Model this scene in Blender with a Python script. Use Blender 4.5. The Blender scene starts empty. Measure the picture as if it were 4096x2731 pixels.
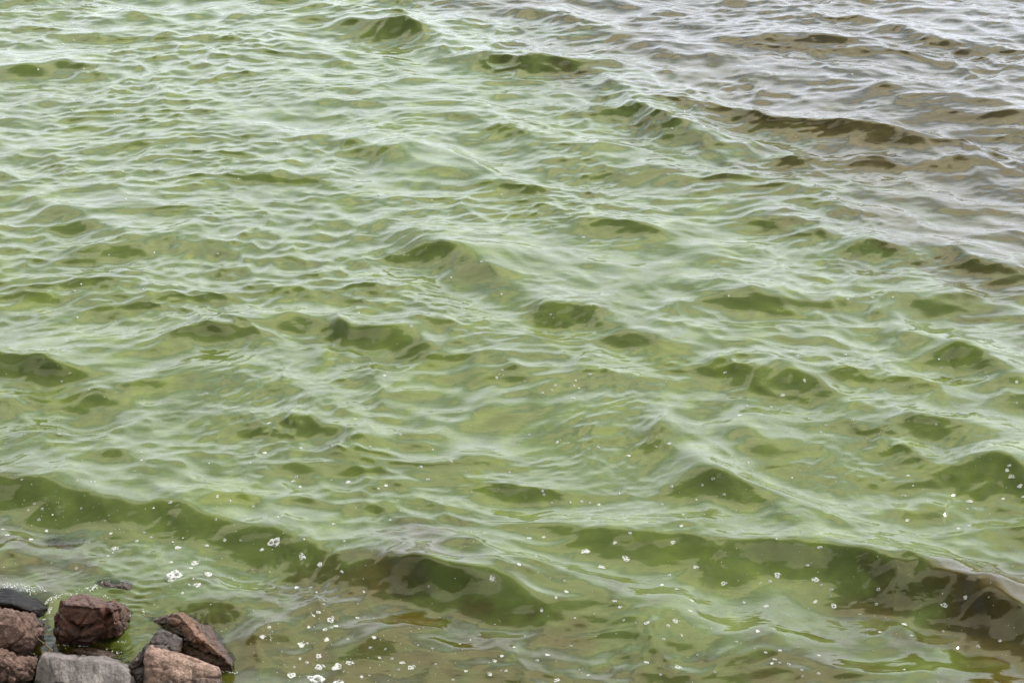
import bpy, bmesh, math, random
import numpy as np
from mathutils import Vector, Matrix, noise
from mathutils.bvhtree import BVHTree

rnd = random.Random(7)
C = bpy.context.scene.collection
R = math.radians

# ------------------------------------------------------------------ camera
W, H = 4096.0, 2731.0
CAM_H = 4.5
PITCH = 26.0
TX = 0.2915                                   # half width of the frame at unit distance
TY = TX * H / W
cam_d = bpy.data.cameras.new('camera')
cam = bpy.data.objects.new('camera', cam_d)
C.objects.link(cam)
cam.location = (0, 0, CAM_H)
cam.rotation_euler = (R(90 - PITCH), 0, 0)
cam_d.sensor_width = 36.0
cam_d.lens = 18.0 / TX
cam_d.clip_end = 6000
bpy.context.scene.camera = cam

# ------------------------------------------------------------------ sun, sky, exposure
STREET_PHASE = 0.56
SUN_AZ, SUN_EL = 48.0, 40.0                   # azimuth to the right of the view, elevation
sd = Vector((math.sin(R(SUN_AZ)) * math.cos(R(SUN_EL)), math.cos(R(SUN_AZ)) * math.cos(R(SUN_EL)), math.sin(R(SUN_EL))))
sun_d = bpy.data.lights.new('sun', 'SUN')
sun = bpy.data.objects.new('sun', sun_d)
C.objects.link(sun)
sun.location = sd * 60
sun.rotation_euler = (-sd).to_track_quat('-Z', 'Y').to_euler()
sun_d.energy = 5.0
sun_d.angle = R(0.53)
sun_d.color = (1.0, 0.95, 0.87)

world = bpy.data.worlds.new('World')
bpy.context.scene.world = world
world.use_nodes = True
wt = world.node_tree
wt.nodes.clear()


def nd(tree, kind, **kw):
    n = tree.nodes.new(kind)
    for k, v in kw.items():
        setattr(n, k, v)
    return n


def lk(tree, a, b):
    tree.links.new(a, b)


def math_node(tree, op, a, b=None, clamp=False):
    n = nd(tree, 'ShaderNodeMath', operation=op, use_clamp=clamp)
    for i, v in enumerate((a, b)):
        if v is None:
            continue
        if isinstance(v, (int, float)):
            n.inputs[i].default_value = v
        else:
            lk(tree, v, n.inputs[i])
    return n.outputs[0]


def maprange(tree, v, a, b, c, d, smooth=True):
    n = nd(tree, 'ShaderNodeMapRange')
    n.interpolation_type = 'SMOOTHSTEP' if smooth else 'LINEAR'
    lk(tree, v, n.inputs[0])
    for i, x in enumerate((a, b, c, d)):
        n.inputs[i + 1].default_value = x
    return n.outputs[0]


def mixcol(tree, f, a, b, blend='MIX'):
    n = nd(tree, 'ShaderNodeMix', data_type='RGBA', blend_type=blend)
    for s, v in ((n.inputs[0], f), (n.inputs[6], a), (n.inputs[7], b)):
        if isinstance(v, (int, float)):
            s.default_value = v
        elif isinstance(v, tuple):
            s.default_value = (*v, 1.0) if len(v) == 3 else v
        else:
            lk(tree, v, s)
    return n.outputs[2]


sky = nd(wt, 'ShaderNodeTexSky', sky_type='NISHITA')
sky.sun_disc = False
sky.sun_elevation = R(SUN_EL)
sky.sun_rotation = R(SUN_AZ)
sky.dust_density = 2.0
tc = nd(wt, 'ShaderNodeTexCoord')
sep = nd(wt, 'ShaderNodeSeparateXYZ')
lk(wt, tc.outputs['Generated'], sep.inputs[0])
den = math_node(wt, 'ADD', math_node(wt, 'MAXIMUM', sep.outputs[2], 0.0), 0.12)
cmb = nd(wt, 'ShaderNodeCombineXYZ')
lk(wt, math_node(wt, 'DIVIDE', sep.outputs[0], den), cmb.inputs[0])
lk(wt, math_node(wt, 'DIVIDE', sep.outputs[1], den), cmb.inputs[1])


def cloud_noise(scale, detail, rough, off):
    mp = nd(wt, 'ShaderNodeMapping')
    lk(wt, cmb.outputs[0], mp.inputs[0])
    mp.inputs['Location'].default_value = off
    n = nd(wt, 'ShaderNodeTexNoise')
    n.inputs['Scale'].default_value = scale
    n.inputs['Detail'].default_value = detail
    n.inputs['Roughness'].default_value = rough
    lk(wt, mp.outputs[0], n.inputs['Vector'])
    return n.outputs[0]


# cloud streets: long bands of broken cloud across the whole sky, pale haze towards the horizon all round
cn = cloud_noise(1.5, 8.0, 0.55, (3.1, 1.7, 0.0))
warp = cloud_noise(0.8, 3.0, 0.5, (13.0, 2.2, 5.0))
yy = math_node(wt, 'ADD', math_node(wt, 'DIVIDE', sep.outputs[1], den), math_node(wt, 'MULTIPLY', math_node(wt, 'SUBTRACT', warp, 0.5), 0.9))
band = math_node(wt, 'SINE', math_node(wt, 'MULTIPLY', math_node(wt, 'SUBTRACT', yy, STREET_PHASE), 2 * math.pi / 1.07))
cv = math_node(wt, 'ADD', math_node(wt, 'MULTIPLY', band, 0.42), math_node(wt, 'MULTIPLY', math_node(wt, 'SUBTRACT', cn, 0.5), 1.6))
low = maprange(wt, sep.outputs[2], 0.16, 0.50, 0.55, 0.0)             # clouds close up towards the horizon
cover = maprange(wt, math_node(wt, 'ADD', cv, low), -0.005, 0.045, 0.0, 1.0)
shade = maprange(wt, cloud_noise(2.6, 5.0, 0.5, (9.0, 4.0, 2.0)), 0.3, 0.7, 0.0, 1.0)
hz = maprange(wt, sep.outputs[2], 0.25, 0.76, 1.0, 0.08)
sunlit = mixcol(wt, maprange(wt, sep.outputs[2], 0.30, 0.62, 0.0, 1.0), (20.5, 22.0, 25.2), (28.5, 26.6, 20.4))
cloud_c = mixcol(wt, maprange(wt, shade, 0.0, 1.0, 0.35, 1.0), (15.0, 15.6, 16.4), sunlit)
sky_c = mixcol(wt, math_node(wt, 'MULTIPLY', hz, 0.95), sky.outputs[0], (20.0, 24.4, 27.4))
col = mixcol(wt, cover, sky_c, cloud_c)
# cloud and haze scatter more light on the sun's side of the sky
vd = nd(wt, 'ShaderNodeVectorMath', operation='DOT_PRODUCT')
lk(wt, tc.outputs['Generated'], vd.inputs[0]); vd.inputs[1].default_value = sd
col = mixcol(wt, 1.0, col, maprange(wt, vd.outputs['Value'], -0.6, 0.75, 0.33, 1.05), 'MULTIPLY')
bg = nd(wt, 'ShaderNodeBackground')
bg.inputs[1].default_value = 0.12
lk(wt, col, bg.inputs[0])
wo = nd(wt, 'ShaderNodeOutputWorld')
lk(wt, bg.outputs[0], wo.inputs[0])

sc = bpy.context.scene
sc.view_settings.view_transform = 'Standard'
sc.view_settings.look = 'None'
sc.view_settings.exposure = -0.1
sc.view_settings.gamma = 1.0
sc.view_settings.use_curve_mapping = False
sc.render.engine = 'CYCLES'
sc.cycles.use_denoising = True
sc.cycles.max_bounces = 10
sc.cycles.transparent_max_bounces = 16


# ------------------------------------------------------------------ helpers
CP, SP = math.cos(R(PITCH)), math.sin(R(PITCH))
ORG = Vector((0, 0, CAM_H))


def ray(px, py):
    xn = (px / W * 2 - 1) * TX
    yn = (1 - 2 * py / H) * TY
    return Vector((xn, CP + yn * SP, -SP + yn * CP))


def ground(px, py, z=0.0):
    d = ray(px, py)
    return ORG + d * ((z - CAM_H) / d.z)


def on_plane_y(px, py, y):
    d = ray(px, py)
    return ORG + d * (y / d.y)


def tag(o, label=None, cat=None, group=None, kind=None):
    if label: o['label'] = label
    if cat: o['category'] = cat
    if group: o['group'] = group
    if kind: o['kind'] = kind
    return o


def link_mesh(name, me, mat=None, parent=None):
    o = bpy.data.objects.new(name, me)
    C.objects.link(o)
    if mat: me.materials.append(mat)
    if parent: o.parent = parent
    return o


def principled(name):
    m = bpy.data.materials.new(name)
    m.use_nodes = True
    t = m.node_tree
    p = t.nodes['Principled BSDF']
    return m, t, p


# lattice noise on numpy arrays
_rs = np.random.RandomState(11)
_perm = _rs.permutation(512)
_ang = _rs.rand(512) * 2 * np.pi
_gx, _gy = np.cos(_ang), np.sin(_ang)


def perlin(x, y):
    xi = np.floor(x).astype(np.int64); yi = np.floor(y).astype(np.int64)
    xf = x - xi; yf = y - yi
    u = xf * xf * xf * (xf * (xf * 6 - 15) + 10); v = yf * yf * yf * (yf * (yf * 6 - 15) + 10)

    def g(ix, iy, dx, dy):
        h = _perm[(_perm[ix & 511] + iy) & 511]
        return _gx[h] * dx + _gy[h] * dy
    a = g(xi, yi, xf, yf); b = g(xi + 1, yi, xf - 1, yf)
    c = g(xi, yi + 1, xf, yf - 1); d = g(xi + 1, yi + 1, xf - 1, yf - 1)
    return (a + u * (b - a)) * (1 - v) + (c + u * (d - c)) * v


def fbm(x, y, octv=4, gain=0.5):
    s = np.zeros_like(x); a = 1.0
    for i in range(octv):
        s += a * perlin(x * 2 ** i + 17.3 * i, y * 2 ** i - 9.1 * i); a *= gain
    return s


def sstep(a, b, x):
    t = np.clip((x - a) / (b - a), 0, 1)
    return t * t * (3 - 2 * t)
# ------------------------------------------------------------------ water surface
def P2(x, y):                                  # pixel of the 2352-wide view of the photograph -> ground point
    g = ground(x * W / 2352.0, y * W / 2352.0)
    return g.x, g.y


# the single crests one can point out: line along the crest, height, front width, back width
CRESTS = [
    ([(-200, 1110), (60, 1135), (260, 1150), (500, 1190), (700, 1255), (880, 1300), (1060, 1338), (1180, 1385), (1250, 1450)], .052, .12, .26),
    ([(860, 1298), (960, 1315), (1060, 1338), (1120, 1360), (1190, 1400)], .060, .08, .18),
    ([(1300, 1225), (1400, 1245), (1640, 1252), (1800, 1262), (1900, 1285)], .050, .12, .28),
    ([(1840, 1285), (1950, 1300), (2050, 1330), (2180, 1368), (2360, 1420), (2500, 1455)], .078, .11, .30),
    ([(860, 520), (1030, 575), (1170, 650), (1300, 720), (1420, 745), (1580, 800), (1700, 860), (1910, 905), (2060, 960)], .055, .12, .26),
    ([(1040, 120), (1230, 150), (1390, 165), (1480, 255), (1560, 305), (1700, 360), (1850, 380)], .06, .13, .3),
    ([(400, 770), (560, 745), (660, 715), (800, 752), (920, 768), (1060, 825)], .045, .11, .25),
    ([(-100, 440), (120, 470), (300, 545), (420, 560)], .05, .12, .26),
    ([(1560, 640), (1800, 690), (2000, 700), (2120, 790), (2360, 880)], .045, .12, .26),
    ([(700, 735), (800, 752), (920, 766), (1010, 800)], .060, .10, .28),
    ([(-120, 800), (0, 832), (110, 846), (200, 868)], .065, .11, .30),
    ([(770, 52), (860, 60), (990, 85)], .14, .13, .32),
    ([(1660, 90), (1760, 90), (1880, 92), (2010, 106)], .085, .14, .34),
    ([(1880, 580), (1960, 566), (2060, 580), (2120, 590)], .060, .12, .30),
    ([(2140, 565), (2200, 580), (2260, 618), (2360, 648)], .075, .12, .30),
    ([(900, 555), (1030, 575), (1110, 610), (1170, 650)], .070, .14, .30),
    ([(-60, 168), (60, 158), (190, 160), (290, 178)], .085, .15, .34),
    ([(2180, 1060), (2280, 1080), (2400, 1140)], .085, .15, .34),
    ([(1660, 850), (1760, 862), (1860, 880), (1910, 905)], .060, .11, .28),
    ([(1980, 985), (2090, 958), (2190, 985), (2260, 1050)], .065, .13, .30),
    ([(1780, 290), (1880, 275), (2000, 300), (2100, 345)], .055, .15, .34),
    ([(1880, 370), (2020, 365), (2170, 370), (2330, 400)], .05, .14, .32),
    ([(1850, 35), (1960, 40), (2080, 75), (2200, 100), (2340, 120)], .055, .16, .36),
    ([(1340, 262), (1490, 250), (1550, 300), (1650, 345)], .070, .14, .32),
    ([(640, 945), (740, 965), (830, 1000), (870, 1045)], .060, .12, .28),
    ([(110, 85), (230, 80), (390, 90)], .075, .14, .32),
    ([(1590, 1040), (1620, 1110), (1690, 1150)], .055, .11, .26),
    ([(1300, 520), (1400, 515), (1560, 545)], .060, .12, .28),
    ([(160, 580), (290, 560), (380, 580)], .055, .12, .28),
    ([(1120, 140), (1230, 150), (1390, 150)], .075, .14, .32),
    ([(1700, 500), (1800, 505), (1900, 525)], .060, .12, .28),
    ([(2000, 690), (2100, 700), (2260, 680)], .05, .12, .28),
    ([(1580, 690), (1700, 680), (1820, 700)], .05, .12, .26),
    ([(2130, 820), (2210, 810), (2360, 880)], .065, .13, .28),
    ([(1200, 720), (1330, 715), (1420, 735)], .050, .11, .26),
    ([(1640, 975), (1730, 1000), (1830, 1030)], .045, .11, .24),
    ([(2000, 1035), (2060, 1040), (2150, 1075)], .045, .10, .22),
    ([(330, 1385), (470, 1375), (560, 1420), (600, 1500), (600, 1580)], .035, .09, .12),
    ([(2180, 190), (2260, 200), (2400, 230)], .04, .14, .3),
    ([(1180, 380), (1260, 385), (1330, 400)], .05, .12, .28),
    ([(690, 310), (760, 322), (900, 350), (1000, 380)], .05, .13, .28),
    ([(500, 400), (620, 395), (760, 430)], .05, .12, .28),
]


def crest_field(x, y):
    h = np.zeros_like(x)
    for k, (pts, A, wf, wb) in enumerate(CRESTS):
        g = np.array([P2(*p) for p in pts])
        for _ in range(3):                       # round the corners of the line
            q = np.empty((2 * len(g) - 2, 2)); q[0::2] = .75 * g[:-1] + .25 * g[1:]; q[1::2] = .25 * g[:-1] + .75 * g[1:]
            g = np.vstack([g[:1], q, g[-1:]])
        m = ((x > g[:, 0].min() - 1.3) & (x < g[:, 0].max() + 1.3) & (y > g[:, 1].min() - 1.3) & (y < g[:, 1].max() + 1.3))
        idx = np.nonzero(m)[0]
        if not len(idx): continue
        px, py = x[idx], y[idx]
        wob = 0.07 * perlin(px * 2.3 + k * 7.7, py * 2.3) + .02 * perlin(px * 6 + k, py * 6)
        px = px + wob; py = py + 0.10 * perlin(px * 2.6 - k * 5.1, py * 2.6 + 4) + .025 * perlin(px * 7, py * 7 + k)
        seg = np.linalg.norm(np.diff(g, axis=0), axis=1)
        cum = np.concatenate([[0], np.cumsum(seg)])
        best = np.full(len(idx), 1e9); sd_ = np.zeros(len(idx)); al = np.zeros(len(idx))
        for i in range(len(g) - 1):
            a, b = g[i], g[i + 1]
            dx, dy = (b - a) / seg[i]
            t = (px - a[0]) * dx + (py - a[1]) * dy
            lo = -9. if i == 0 else 0
            hi = 9. if i == len(g) - 2 else seg[i]
            tc_ = np.clip(t, lo, hi)
            qx, qy = px - a[0] - tc_ * dx, py - a[1] - tc_ * dy
            d = np.hypot(qx, qy)
            s = np.sign(dx * (py - a[1]) - dy * (px - a[0]))     # + on the far side
            n = d < best
            best[n] = d[n]; sd_[n] = (s * d)[n]; al[n] = (cum[i] + tc_)[n]
        L = cum[-1]
        # taper along the crest
        e = 0.28 * L + 0.12
        env = sstep(-e * .6, e, al) * (1 - sstep(L - e, L + e * .6, al))
        prof = np.where(sd_ < 0, np.exp(-(np.abs(sd_) / wf) ** 1.6), np.exp(-(np.abs(sd_) / wb) ** 1.5))
        trough = -0.33 * np.exp(-((sd_ + 2.3 * wf) / (1.3 * wf)) ** 2)
        h[idx] += (1.25 - .55 * sstep(7.0, 11.0, py)) * A * env * (prof + trough)
    return h


def make_components():
    rs = np.random.RandomState(5)
    comps = []                                  # wavelength, heading angle, slope, phase, set
    def add(n, l0, l1, slope, head, spread, kind):
        lam = np.exp(np.linspace(math.log(l0), math.log(l1), n)) * np.exp(rs.uniform(-.06, .06, n))
        for l in lam:
            comps.append((l, R(head + rs.normal(0, spread)), slope * math.sqrt(2.0 / n), rs.uniform(0, 2 * math.pi), kind))
    # heading: direction of travel measured from -y towards -x
    add(16, .50, 1.50, .135, 38, 14, 'right')
    add(16, .45, 1.30, .125, 5, 22, 'left')
    add(30, .26, .55, .094, 25, 42, 'all')
    add(50, .09, .27, .120, 16, 60, 'fine')
    add(30, .045, .11, .075, 12, 65, 'rip')
    return comps


COMPS = make_components()


def waves(x, y, sx, sy):
    """displacement of the water at rest positions x, y; sx, sy = grid spacing there (waves finer than the grid are left out)"""
    h = np.zeros_like(x); dx = np.zeros_like(x); dy = np.zeros_like(x)
    right = sstep(-4.0, 1.5, x + 0.15 * (y - 10) + 1.2 * perlin(x * .25, y * .25))
    calm = 0.45 + 0.8 * sstep(-.25, .3, fbm(x * .55 + 3, y * .55, 2))
    near = sstep(5.5, 9.0, y)
    fine_m = (0.55 + 0.45 * near) * calm * (1.05 - 0.3 * sstep(0.5, 3, x) * (1 - near))
    rip_m = np.clip(fbm(x * 1.1 - 5, y * 1.1 + 2, 3) * 2.2 + .45, 0.0, 1.6) * (0.7 + .3 * near)
    groups = 0.5 + 0.9 * sstep(-.35, .4, fbm(x * .33 + 7, y * .33 - 3, 2))
    ws = {'right': right * groups * (.8 - .25 * sstep(11, 16, y) * sstep(0, 3, x)), 'left': (1 - right) * groups * .8, 'all': 0.55 + 0.5 * groups, 'fine': fine_m, 'rip': rip_m}
    # slow bending of the wave fronts
    bx = 0.30 * perlin(x * .7 + 31, y * .7); by = 0.30 * perlin(x * .7, y * .7 - 57)
    bx2 = bx + 0.05 * perlin(x * 3.0, y * 3.0 + 9); by2 = by + 0.05 * perlin(x * 3.0 + 40, y * 3.0)
    for lam, th, slope, ph, kind in COMPS:
        k = 2 * math.pi / lam
        ux, uy = -math.sin(th), -math.cos(th)
        sp = np.minimum(lam / max(abs(ux), .15) / sx, lam / max(abs(uy), .15) / sy)
        w = ws[kind] * sstep(2.4, 4.4, sp)
        if kind in ('fine', 'rip'):
            arg = k * ((x + bx2) * ux + (y + by2) * uy) + ph
        else:
            arg = k * ((x + bx) * ux + (y + by) * uy) + ph
        a = slope / k * w
        h += a * np.cos(arg)
        q = 1.2
        dx -= q * a * ux * np.sin(arg); dy -= q * a * uy * np.sin(arg)
    return h, dx, dy


SHORE = [ground(330, 2600), ground(120, 2500), ground(700, 2640)]


def shore_calm(x, y):
    """waves lose height among the stones at the near left"""
    sx_, sy_ = ground(250, 2640).x, ground(250, 2640).y
    d = np.hypot((x - sx_) / 1.0, (y - sy_) / 0.9)
    return 0.25 + 0.75 * sstep(0.35, 1.0, d)


def algae_field(x, y):
    """share of algae in the water, 0 brown and clear, 1 dense green"""
    wx = x + 0.85 * fbm(x * .8, y * .8 + 5, 5, .6); wy = y + 0.85 * fbm(x * .8 + 50, y * .8, 5, .6)
    wx += 0.07 * fbm(x * 5, y * 5, 2); wy += 0.07 * fbm(x * 5 + 9, y * 5, 2)
    # far right bank of brown water: boundary line through ground points
    a = P2(1080, -20); b = P2(2420, 690)
    dx, dy = b[0] - a[0], b[1] - a[1]; L = math.hypot(dx, dy)
    s = ((wy - a[1]) * dx - (wx - a[0]) * dy) / L            # + beyond the line
    brown1 = sstep(-1.5, 1.5, s)
    a = P2(1300, 1790); b = P2(2420, 1270)
    dx, dy = b[0] - a[0], b[1] - a[1]; L = math.hypot(dx, dy)
    s2 = -((wy - a[1]) * dx - (wx - a[0]) * dy) / L
    brown2 = sstep(-.25, 1.0, s2)
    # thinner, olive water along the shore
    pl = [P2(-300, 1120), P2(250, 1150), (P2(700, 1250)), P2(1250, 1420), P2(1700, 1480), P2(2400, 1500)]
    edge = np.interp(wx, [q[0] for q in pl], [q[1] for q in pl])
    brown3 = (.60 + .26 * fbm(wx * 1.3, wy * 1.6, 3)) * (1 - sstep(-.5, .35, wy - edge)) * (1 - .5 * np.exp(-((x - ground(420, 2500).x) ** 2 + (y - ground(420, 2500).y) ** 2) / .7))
    gap_shade = ground(240, 2610)                     # shade in the gaps between the stones, painted into the water as less algae
    brown3 = np.maximum(brown3, .85 * np.exp(-(((x - gap_shade.x) / .28) ** 2 + ((y - gap_shade.y) / .17) ** 2) ** 1.5))
    streak = 0.16 * fbm(wx * 2.2, wy * 3.0, 4)
    # threads of scum drawn out and curled by the water
    tx = x + .5 * fbm(x * 1.1 + 20, y * 1.1, 4); ty = y + .5 * fbm(x * 1.1, y * 1.1 + 30, 4)
    r1 = np.clip(1 - np.abs(fbm(tx * 1.5, ty * 2.1 + 8, 4)) * 9, 0, 1)
    c0 = ground(560, 2480)
    nr = np.exp(-(np.hypot(x - c0.x, y - c0.y) / .55) ** 2)
    thread = r1 * (.04 + .10 * sstep(-.1, .3, fbm(x * .6, y * .6 + 77, 2)) + .14 * nr) + .05 * nr
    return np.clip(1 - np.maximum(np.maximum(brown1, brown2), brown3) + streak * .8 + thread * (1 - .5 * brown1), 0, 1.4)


def build_water():
    # rows and columns grow with distance: fine where the water is near, coarse far out
    ys = [2.2]
    while ys[-1] < 4.7: ys.append(ys[-1] + .05)
    y = 4.7; ys[-1] = y
    while y < 21.0:
        y *= 1.00115; ys.append(y)
    s = .04
    while y < 2500:
        s *= 1.16; y += s; ys.append(y)
    us = list(np.arange(-.46, .4601, .00135))
    u = us[-1]; s = .00135; ext = []
    while u < 30:
        s *= 1.22; u += s; ext.append(u)
    us = [-e for e in reversed(ext)] + us + ext
    ys = np.array(ys); us = np.array(us)
    ny, nx = len(ys), len(us)
    X = (ys[:, None] * us[None, :]); Y = np.repeat(ys[:, None], nx, 1)
    SX = ys[:, None] * np.gradient(us)[None, :]; SY = np.repeat(np.gradient(ys)[:, None], nx, 1)
    x, y, sx, sy = (a.ravel().astype(np.float64) for a in (X, Y, SX, SY))
    inn = (np.abs(x) < y * .8) & (y < 60)
    h = np.zeros_like(x); dx = np.zeros_like(x); dy = np.zeros_like(x)
    h[inn], dx[inn], dy[inn] = waves(x[inn], y[inn], sx[inn], sy[inn])
    ch = crest_field(x, y)
    z = h + ch
    cl = shore_calm(x, y)
    z *= cl; dx *= cl; dy *= cl
    # water stirred up round the stones: small confused ripples running out from them
    c0 = ground(420, 2560)
    rr = np.hypot(x - c0.x, y - c0.y)
    st = np.exp(-(rr / .55) ** 2)
    nz = np.nonzero(st > .02)[0]
    xx, yy_ = x[nz], y[nz]
    z[nz] += st[nz] * (.010 * fbm(xx * 7, yy_ * 7, 3) + .0038 * np.sin(2 * np.pi * (rr[nz] + .05 * fbm(xx * 5, yy_ * 5, 2)) / .045) * sstep(-.1, .4, perlin(xx * 4, yy_ * 4)))
    co = np.empty((len(x), 3)); co[:, 0] = x + dx; co[:, 1] = y + dy; co[:, 2] = z
    i = np.arange(ny * nx).reshape(ny, nx)
    f = np.stack([i[:-1, :-1], i[:-1, 1:], i[1:, 1:], i[1:, :-1]], -1).reshape(-1, 4)
    me = bpy.data.meshes.new('water')
    me.vertices.add(len(co)); me.vertices.foreach_set('co', co.ravel())
    me.loops.add(f.size); me.loops.foreach_set('vertex_index', f.ravel())
    me.polygons.add(len(f)); me.polygons.foreach_set('loop_start', np.arange(0, f.size, 4))
    me.polygons.foreach_set('use_smooth', np.ones(len(f), bool))
    me.update(calc_edges=True)
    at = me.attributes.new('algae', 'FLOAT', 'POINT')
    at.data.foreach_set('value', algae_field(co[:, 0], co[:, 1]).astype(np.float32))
    return me, co, f


def water_material():
    m, t, p = principled('algae_water')
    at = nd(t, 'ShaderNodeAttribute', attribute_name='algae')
    tcn = nd(t, 'ShaderNodeTexCoord')
    # threads and grains of algae in the water
    n1 = nd(t, 'ShaderNodeTexNoise'); n1.inputs['Scale'].default_value = 3.0; n1.inputs['Detail'].default_value = 6; n1.inputs['Distortion'].default_value = 1.6
    lk(t, tcn.outputs['Object'], n1.inputs['Vector'])
    n2 = nd(t, 'ShaderNodeTexNoise'); n2.inputs['Scale'].default_value = 240.0; n2.inputs['Detail'].default_value = 3
    lk(t, tcn.outputs['Object'], n2.inputs['Vector'])
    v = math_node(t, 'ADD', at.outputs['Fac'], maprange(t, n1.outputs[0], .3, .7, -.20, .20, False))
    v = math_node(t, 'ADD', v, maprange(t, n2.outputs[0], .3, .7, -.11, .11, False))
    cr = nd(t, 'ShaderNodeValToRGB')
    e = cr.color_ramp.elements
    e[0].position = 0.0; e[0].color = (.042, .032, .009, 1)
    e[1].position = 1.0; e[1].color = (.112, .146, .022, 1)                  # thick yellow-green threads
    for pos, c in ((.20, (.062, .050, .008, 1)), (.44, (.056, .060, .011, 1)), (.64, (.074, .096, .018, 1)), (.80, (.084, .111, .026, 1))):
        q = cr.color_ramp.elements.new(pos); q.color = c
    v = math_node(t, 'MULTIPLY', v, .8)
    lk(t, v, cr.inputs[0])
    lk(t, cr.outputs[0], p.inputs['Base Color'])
    p.inputs['Roughness'].default_value = 0.03
    p.inputs['IOR'].default_value = 1.37
    p.subsurface_method = 'RANDOM_WALK'
    p.inputs['Subsurface Weight'].default_value = 1.0
    p.inputs['Subsurface Radius'].default_value = (.75, 1.0, .22)
    p.inputs['Subsurface Scale'].default_value = 0.014
    # hair-fine capillary relief below the size of the mesh
    w1 = nd(t, 'ShaderNodeTexNoise'); w1.inputs['Scale'].default_value = 34.0; w1.inputs['Detail'].default_value = 2.0; w1.inputs['Roughness'].default_value = .45
    mp = nd(t, 'ShaderNodeMapping'); mp.inputs['Rotation'].default_value = (0, 0, R(14)); mp.inputs['Scale'].default_value = (.45, 1.0, 1.0)
    lk(t, tcn.outputs['Object'], mp.inputs[0]); lk(t, mp.outputs[0], w1.inputs['Vector'])
    b = nd(t, 'ShaderNodeBump'); b.inputs['Strength'].default_value = 1.0; b.inputs['Distance'].default_value = .0016
    lk(t, w1.outputs[0], b.inputs['Height'])
    lk(t, b.outputs[0], p.inputs['Normal'])
    # where only a film of water lies over a stone one looks through it
    cl = nd(t, 'ShaderNodeAttribute', attribute_name='clarity')
    fr = nd(t, 'ShaderNodeFresnel'); fr.inputs[0].default_value = 1.33
    lk(t, b.outputs[0], fr.inputs['Normal'])
    tr = nd(t, 'ShaderNodeBsdfTransparent'); tr.inputs[0].default_value = (.86, .90, .66, 1)
    gl = nd(t, 'ShaderNodeBsdfGlossy'); gl.inputs['Roughness'].default_value = .03
    lk(t, b.outputs[0], gl.inputs['Normal'])
    thin = nd(t, 'ShaderNodeMixShader'); lk(t, fr.outputs[0], thin.inputs[0]); lk(t, tr.outputs[0], thin.inputs[1]); lk(t, gl.outputs[0], thin.inputs[2])
    mx = nd(t, 'ShaderNodeMixShader'); lk(t, cl.outputs['Fac'], mx.inputs[0]); lk(t, p.outputs[0], mx.inputs[1]); lk(t, thin.outputs[0], mx.inputs[2])
    lk(t, mx.outputs[0], t.nodes['Material Output'].inputs[0])
    return m


water_me, water_co, water_f = build_water()
water = link_mesh('water', water_me, water_material())
tag(water, 'green algae water with brown patches, choppy waves and mirrored clouds', 'water', kind='structure')
# ------------------------------------------------------------------ lake bed under the water, rising to the stones
def build_bed():
    xs = np.linspace(-14, 14, 120); ys_ = np.concatenate([np.linspace(2.5, 8, 90), np.linspace(8.2, 40, 40)])
    X, Y = np.meshgrid(xs, ys_)
    g0 = ground(250, 2700)
    d = np.hypot((X - g0.x) / 1.0, (Y - g0.y) / 1.0)
    Z = -0.16 - 0.9 * sstep(0.2, 4.5, d) + .03 * fbm(X * 3, Y * 3, 3)
    co = np.stack([X, Y, Z], -1).reshape(-1, 3)
    i = np.arange(X.size).reshape(X.shape)
    f = np.stack([i[:-1, :-1], i[:-1, 1:], i[1:, 1:], i[1:, :-1]], -1).reshape(-1, 4)
    me = bpy.data.meshes.new('lake_bed')
    me.from_pydata(co.tolist(), [], f.tolist())
    me.polygons.foreach_set('use_smooth', np.ones(len(me.polygons), bool))
    return me


mb, tb, pb = principled('silt')
tcb = nd(tb, 'ShaderNodeTexCoord')
nb = nd(tb, 'ShaderNodeTexNoise'); nb.inputs['Scale'].default_value = 9; nb.inputs['Detail'].default_value = 8
lk(tb, tcb.outputs['Object'], nb.inputs['Vector'])
lk(tb, mixcol(tb, nb.outputs[0], (.03, .025, .015), (.09, .075, .045)), pb.inputs['Base Color'])
pb.inputs['Roughness'].default_value = .9
bed = link_mesh('lake_bed', build_bed(), mb)
tag(bed, 'dark silty lake bed under the shallow water', 'lake bed', kind='structure')

# ------------------------------------------------------------------ the bank the photographer stands on, rising behind the stones
def build_bank():
    xs = np.linspace(-60, 60, 241); ts = np.concatenate([np.linspace(-60, -1, 60), np.linspace(-.8, 5.3, 70)])
    X, Y = np.meshgrid(xs, ts)
    edge = 4.9 + .25 * perlin(X * .9, X * 0 + 3) + .45 * sstep(0.0, -2.2, X)
    Z = np.clip((edge - Y) * .72, -.5, 2.75) + .10 * fbm(X * 1.7, Y * 1.7, 4) * sstep(-6, -1, Y) + .25 * fbm(X * .2, Y * .2, 3) * sstep(-1, -6, Y)
    co = np.stack([X, Y, Z], -1).reshape(-1, 3)
    i = np.arange(X.size).reshape(X.shape)
    f = np.stack([i[:-1, :-1], i[:-1, 1:], i[1:, 1:], i[1:, :-1]], -1).reshape(-1, 4)
    me = bpy.data.meshes.new('shore_bank')
    me.from_pydata(co.tolist(), [], f.tolist())
    me.polygons.foreach_set('use_smooth', np.ones(len(me.polygons), bool))
    return me


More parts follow.
